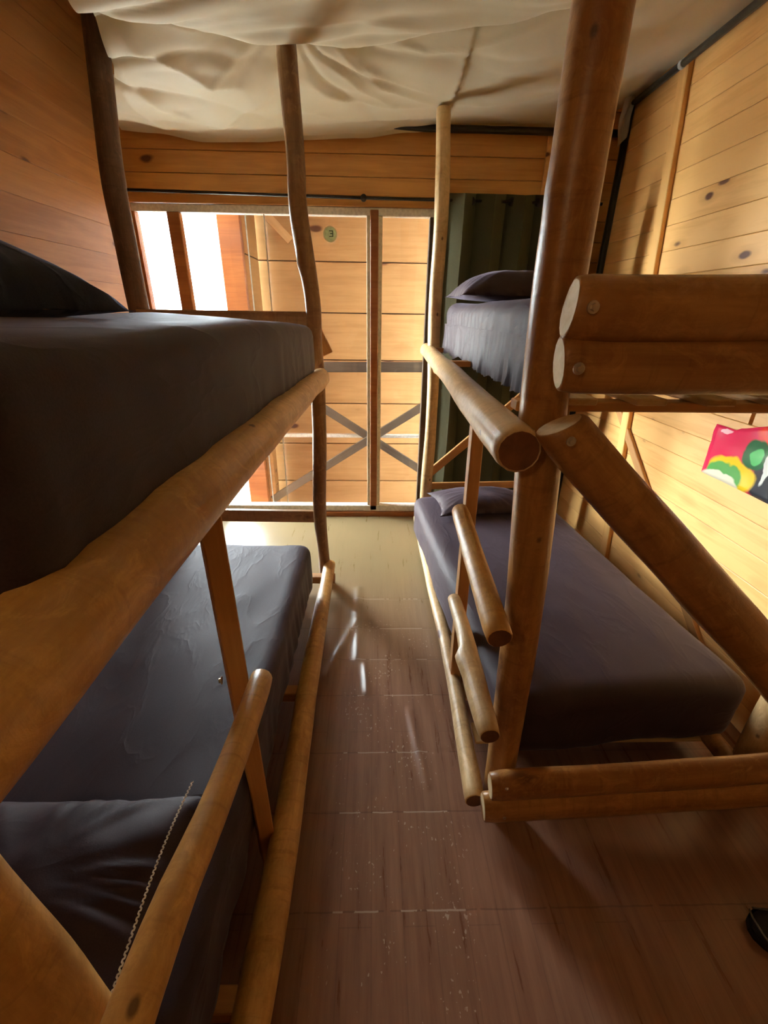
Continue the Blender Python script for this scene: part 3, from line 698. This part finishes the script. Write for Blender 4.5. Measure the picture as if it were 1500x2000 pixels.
log('brace', [(.372, .85, 1.352), (.48, .85, 1.248), (.8, .85, .95), (1.06, .85, .705), (1.30, .87, .46)], [.050, .055, .062, .060, .055], M_log, rb, sq=(.8, 1), wob=.08, cut=.35)
def bolt_on(p, pos, nrm, r=.009):
    R = p.rotation_quaternion; w0 = wloc(p); b = bolt((0, 0, 0), nrm, None, r); b.parent = p
    b.location = R.inverted() @ (Vector(pos)-w0); b.rotation_quaternion = R.inverted() @ Vector(nrm).to_track_quat('Z', 'Y')
_o = bpy.data.objects; ends = [x for x in rb.children if x.name.startswith('end_log')]
bolt_on(ends[0], aty(1158, 600, .813), (0, -1, 0), .007); bolt_on(ends[1], aty(1130, 720, .813), (0, -1, 0), .007)
bolt_on(ends[2], aty(990, 1540, .81), (0, -1, 0), .0035); bolt_on(ends[3], aty(985, 1597, .81), (0, -1, 0), .0035)
bolt_on([x for x in rb.children if x.name.startswith('brace')][0], aty(1115, 862, .80), (0, -1, 0), .006)
board('ladder_post', (.358, 1.42, .03), (.352, 1.45, 1.27), .042, .05, M_batten, rb, face=(0, -1, 0))
log('ladder_rung', [(.303, 1.37, .93), (.300, 1.15, .903), (.300, .80, .862)], [.030, .031, .033], M_logg, rb, M_endd, nubs=((.42, 1.5, .005), (.42, 3.2, .005), (.42, 4.8, .005)), wob=.04)
log('ladder_rung', [(.303, 1.33, .59), (.305, 1.15, .585), (.300, .95, .575), (.300, .765, .577)], [.024, .026, .034, .028], M_logp, rb, M_endd, nubs=((.55, 2.8, .024),))
def cross(parent, x0, x1, y, z0, z1): box('cross_beam', x0, x1, y-.025, y+.025, z0, z1, M_batten, parent, .003)
for y in (1.06, 2.0, 2.78): cross(rb, .34, 1.36, y, 1.342, 1.366)
for y in (1.45, 2.0, 2.78): cross(rb, .37, 1.3, y, .06, .092)
for x in (.47, .63, .79, .95, 1.11):
    board('bed_slat', (x, .98, 1.375), (x, 2.83, 1.375), .07, .016, M_slat, rb, face=(0, 0, 1))
for k in range(9):
    y = 1.15+.2*k; board('bed_slat', (.385, y, .101), (1.26, y, .101), .085, .016, M_slat, rb, face=(0, 0, 1))
bA, bB = aty(838, 925, 2.93), aty(945, 836, 2.93); dv = (bB-bA).normalized()
board('end_brace', bA, bA+dv*1.05, .055, .022, M_batten, rb)
board('end_board', (.37, 2.93, .42), (1.24, 2.93, .44), .05, .02, M_batten, rb)
# mattresses and pillows of the right bunk
def sagR(x, y, k): return (-.012 if k > 0 else 0)*max(0, (abs(x)-.25)/.15)
o = soft_box('mattress', 0.815, 1.95, .115, .405, .92, 1.78, M_sheet, None, r=.055, rot=math.radians(4.6), amp=.006, sag=sagR, fold=.010)
tag(o, 'dark purple sheeted mattress on the lower bunk by the bright right wall', 'mattress', 'sheeted mattresses on the bunks')
o = soft_box('mattress', .830, 1.99, 1.385, 1.60, .80, 1.66, M_sheet, None, r=.06, amp=.008, fold=.05, N=(34, 150, 14))
tag(o, 'dark mattress with wrinkled sheet side on the right upper bunk', 'mattress', 'sheeted mattresses on the bunks')
o = pillow('pillow', (.76, 2.60, 1.572), .66, .40, .25, M_pillow, None, rot=.06, under=.2, wr=.004)
tag(o, 'dark purple pillow on the right upper bunk by the curtain', 'pillow', 'pillows on the bunks')
o = pillow('pillow', (.70, 2.60, .388), .58, .36, .17, M_pillow, None, rot=.10, under=.25, wr=.004, ear=.08)
tag(o, 'dark purple pillow at the far end of the right lower bunk', 'pillow', 'pillows on the bunks')
sk = bpy.data.objects['mattress.001']; vs = []; NY = 220
for j in range(7):
    for i in range(NY+1):
        y = 1.19+1.60*i/NY; v = j/6; hem = 1.345+.025*noise.noise((y*6, 0, 5))+.012*noise.noise((y*25, 3, 5))
        vs.append((.422+.020*v*noise.noise((y*15, v*.6, 2))+.010*v*noise.noise((y*40, v, 7)), y, 1.50+(hem-1.50)*v))
b0 = Vector(sk.location); vs = [Vector(q)-b0 for q in vs]
fs = [(j*(NY+1)+i, j*(NY+1)+i+1, (j+1)*(NY+1)+i+1, (j+1)*(NY+1)+i) for j in range(6) for i in range(NY)]
link('sheet_skirt', mesh('sheet_skirt', vs, fs, M_sheet, True), sk, b0)
mt = tag(box('bed_tag', 1.150, 1.172, 2.845, 2.848, .46, .53, M_tagw, None, .001), 'tiny white tag hanging by the far wall-side post of the right bunk', 'tag')

# ============================================================ LEFT BUNK
lb = empty('bunk_bed', (-.75, 1.3, 0), 'rustic log bunk bed on the left with a thick golden side rail', 'bunk bed', 'log bunk beds on either side of the aisle')
log('post', [(-.30, 2.35, 0), (-.302, 2.35, .2), (-.313, 2.35, .476), (-.288, 2.35, 1.08), (-.290, 2.35, 1.4), (-.296, 2.35, 1.6), (-.335, 2.35, 1.95), (-.338, 2.35, 2.17), (-.348, 2.35, 2.515)], [.034, .034, .038, .038, .036, .037, .042, .038, .042], M_logb, lb, wob=.12, nubs=((.83, 0.4, .006), (.7, 3.6, .008)))
log('post', [(-1.16, 2.4, 0), (-1.155, 2.4, 1.5), (-1.155, 2.4, 2.1), (-1.10, 2.4, 2.62), (-1.085, 2.4, 2.95)], .047, M_logd, lb, wob=.1)
log('post', [(-.385, .245, 0), (-.388, .245, .5), (-.398, .245, .75), (-.432, .245, 1.07), (-.445, .245, 1.6)], [.052, .052, .05, .05, .05], M_logg, lb)
log('post', [(-1.2, .25, 0), (-1.2, .25, 1.6)], .05, M_logd, lb)
log('side_rail', [(-.256, 2.24, 1.262), (-.262, 1.3, 1.285), (-.266, .6, 1.30), (-.266, .05, 1.305)], [.044, .047, .049, .05], M_logg, lb, M_end, nubs=((.35, 3.6, .009), (.22, 3.4, .006)), wob=.08)
log('side_rail', [(-.268, 2.36, .115), (-.272, 1.5, .115), (-.262, .9, .115), (-.268, .3, .115), (-.268, .12, .115)], [.036, .042, .044, .046, .046], M_logg, lb, M_end, sq=(1, .8), wob=.10)
log('side_rail', [(-1.22, 2.4, 1.30), (-1.22, .2, 1.30)], .04, M_logd, lb)
log('side_rail', [(-1.2, 2.4, .115), (-1.2, .2, .115)], .04, M_logd, lb)
bolt((-.219, .163, 1.325), (1, 0, .2), lb, .008)
board('ladder_post', (-.318, .795, .02), (-.338, .815, 1.28), .045, .045, M_batten, lb, face=(.5, -.85, 0))
log('ladder_rung', [(-.248, .738, .806), (-.248, .45, .835), (-.255, .30, .855), (-.255, .12, .865)], [.026, .025, .027, .027], M_logg, lb, M_end, wob=.08)
bolt((-.352, .775, .76), (-1, -.2, 0), lb, .006)
board('end_board', (-1.15, 2.36, 1.515), (-.32, 2.37, 1.515), .075, .028, M_logb, lb)
board('end_board', (-1.15, 2.42, .425), (-.31, 2.41, .420), .075, .028, M_logb, lb)
board('end_brace', aty(614, 640, 2.42), aty(640, 692, 2.42), .06, .025, M_batten, lb)
for y in (.45, 1.35, 2.22): cross(lb, -1.25, -.225 if y > 2 else -.29, y, .075, .12)
for y in (.45, 1.35, 2.12): cross(lb, -1.2, -.30, y, 1.23, 1.262)
for x in (-1.08, -.92, -.76, -.60, -.44):
    board('bed_slat', (x, .30, 1.273), (x, 2.3, 1.273), .085, .014, M_slat, lb, face=(0, 0, 1))
for k in range(10):
    y = .38+.19*k; board('bed_slat', (-1.2, y, .138), (-.40, y, .138), .085, .016, M_slat, lb, face=(0, 0, 1))
for x in (-1.15, -.44): board('bed_bearer', (x, .3, .10), (x, 2.28, .10), .04, .05, M_logd, lb, face=(0, 0, 1))
def sagL(x, y, k): return (.5+.5*k)*(-.035*max(0, (y+.1)/1.0)**2 + .012*math.cos(x*3))
o = soft_box('mattress', -.70, 1.185, 1.285, 1.528, .875, 1.80, M_sheetL, None, r=.045, amp=.005, sag=sagL, fold=.012, N=(34, 90, 10))
tag(o, 'dark mattress on the left upper bunk above the golden log rail', 'mattress', 'sheeted mattresses on the bunks')
def sagLL(x, y, k): return (.010*math.cos(y*2) if k > 0 else 0)
o = soft_box('mattress', -.755, 1.19, .15, .415, .84, 1.80, M_sheet, None, r=.05, amp=.007, sag=sagLL, fold=.03, N=(34, 120, 12))
tag(o, 'blue grey lit mattress on the left lower bunk', 'mattress', 'sheeted mattresses on the bunks')
o = pillow('pillow', (-.80, .60, 1.478), .74, .46, .26, M_navy, None, rot=0, ear=.05, wr=.004, under=.15, puff=.45)
tag(o, 'navy pillow standing puffed on the left upper bunk', 'pillow', 'pillows on the bunks')
o = pillow('pillow', (-.72, .49, .42), .60, .42, .13, M_pillow, None, rot=0, ear=.02, wr=.008)
tag(o, 'dark pillow with pale stitched hem on the left lower bunk', 'pillow', 'pillows on the bunks')
# overlocked hem of the pillowcase
def hem_pt(t): return Vector((-.437-.004*math.sin(t*5), .70-.42*t, .505+.012*math.sin(math.pi*t)))
vs = []; fs = []
base = Vector(o.location)
for k in range(90):
    p = hem_pt(k/89)-base; n = len(vs); s = .0022; d = .0022 if k % 2 else -.0022
    for dx, dy, dz in ((-.0028, -s+d, 0), (.0028, -s-d, 0), (.0028, s-d, 0), (-.0028, s+d, 0), (0, 0, .002)): vs.append(p+Vector((dx, dy, dz)))
    fs += [(n, n+1, n+4), (n+1, n+2, n+4), (n+2, n+3, n+4), (n+3, n, n+4)]
sm = link('stitched_hem', mesh('stitched_hem', vs, fs, M_stitch), o, base); sm['label'] = 'pale zigzag stitching'

# ============================================================ POSTER, SHOE
po = empty('wall_poster', (XR-.02, 1.68, 1.0), 'glossy poster of red, yellow and green peppers on the right wall', 'poster')
vs = []; fs = []; NU, NV = 24, 14
for j in range(NV+1):
    for i in range(NU+1):
        u, v = i/NU, j/NV
        x = .55*u; zz = -.12+.22*v + (.055*math.exp(-((u-.55)/.25)**2)*v if u > .23 else 0)
        vs.append((x, -.004-.010*abs(noise.noise((u*4, v*3, 1)))-.010*u*v, zz))
fs = [(j*(NU+1)+i, j*(NU+1)+i+1, (j+1)*(NU+1)+i+1, (j+1)*(NU+1)+i) for j in range(NV) for i in range(NU)]
ps = link('poster_sheet', mesh('poster_sheet', vs, fs, M_poster, True), po, (XR-.02, 1.86, 1.03), Quaternion((0, 0, 1), -math.pi/2))
md = ps.modifiers.new('thick', 'SOLIDIFY'); md.thickness = .001

sh = empty('shoe', (1.2, .6, 0), 'black trainer with grey trim lying on the floor at the bottom right', 'shoe')
def shoe_ring(u):   # u 0 toe .. 1 heel : half width, top height
    wdt = .043*(1-(1-min(1, u/.22))**2.2)**.5 if u < .22 else .043-.010*math.sin((u-.22)/.78*math.pi) 
    if u > .93: wdt *= math.sqrt(max(.05, 1-((u-.93)/.075)**2))
    top = .045+.05*min(1, max(0, (u-.08)/.45)) if u > .02 else .035
    return max(.004, wdt), top
def shoe_mesh(name, kind, mat):
    vs = []; fs = []; NU = 26; NS = 12
    for i in range(NU+1):
        u = i/NU; wd, top = shoe_ring(u); x = -.14+.28*u
        for j in range(NS+1):
            th = math.pi*j/NS
            if kind == 'upper': vs.append((x, wd*math.cos(th)*(1 if abs(math.cos(th)) > .4 else .98), .022+(top-.022)*math.sin(th)**.6))
            else: vs.append((x, (wd+.006)*math.cos(th), .002 if 0 < j < NS and False else (.028 if j in (0, NS) else .004+.002*math.sin(i*2.4))))
        if kind == 'sole':
            pass
    for i in range(NU):
        for j in range(NS): a = i*(NS+1)+j; fs.append((a, a+1, a+NS+2, a+NS+1))
    fs.append(tuple(range(NS+1))); fs.append(tuple(range(NU*(NS+1), (NU+1)*(NS+1)))[::-1])
    return link(name, fixn(mesh(name, vs, fs, mat, True)), sh, (1.185, .585, 0))
shoe_mesh('upper', 'upper', M_shoe); shoe_mesh('sole', 'sole', M_rub)
tube('toe_trim', [(1.063, .585-.040, .040), (1.052, .585-.022, .048), (1.050, .585, .050), (1.052, .585+.022, .048), (1.063, .585+.040, .040)], .0028, M_trimg, sh, 6)
tube('toe_trim', [(1.075, .585-.045, .038), (1.098, .585-.024, .072), (1.105, .585, .074), (1.098, .585+.024, .072), (1.075, .585+.045, .038)], .0022, M_trimg, sh, 6)
for k in range(4): tube('lace', [(1.135+.022*k, .563, .082+.003*k), (1.139+.022*k, .585, .093+.003*k), (1.143+.022*k, .607, .082+.003*k)], .0028, M_trimg, sh, 6)
# unseen fixture added behind the photographer to go with the warm fill light
lp = empty('added_fill_fixture', (-.95, -.95, 2.3), 'unseen bulb fixture added behind the camera for warm fill', 'lamp')
tube('added_fill_cord', [(-.95, -.95, 2.46), (-.95, -.95, 2.34)], .003, M_black, lp, 6)
tube('added_fill_socket', [(-.95, -.95, 2.35), (-.95, -.95, 2.31)], .014, M_black, lp, 12)
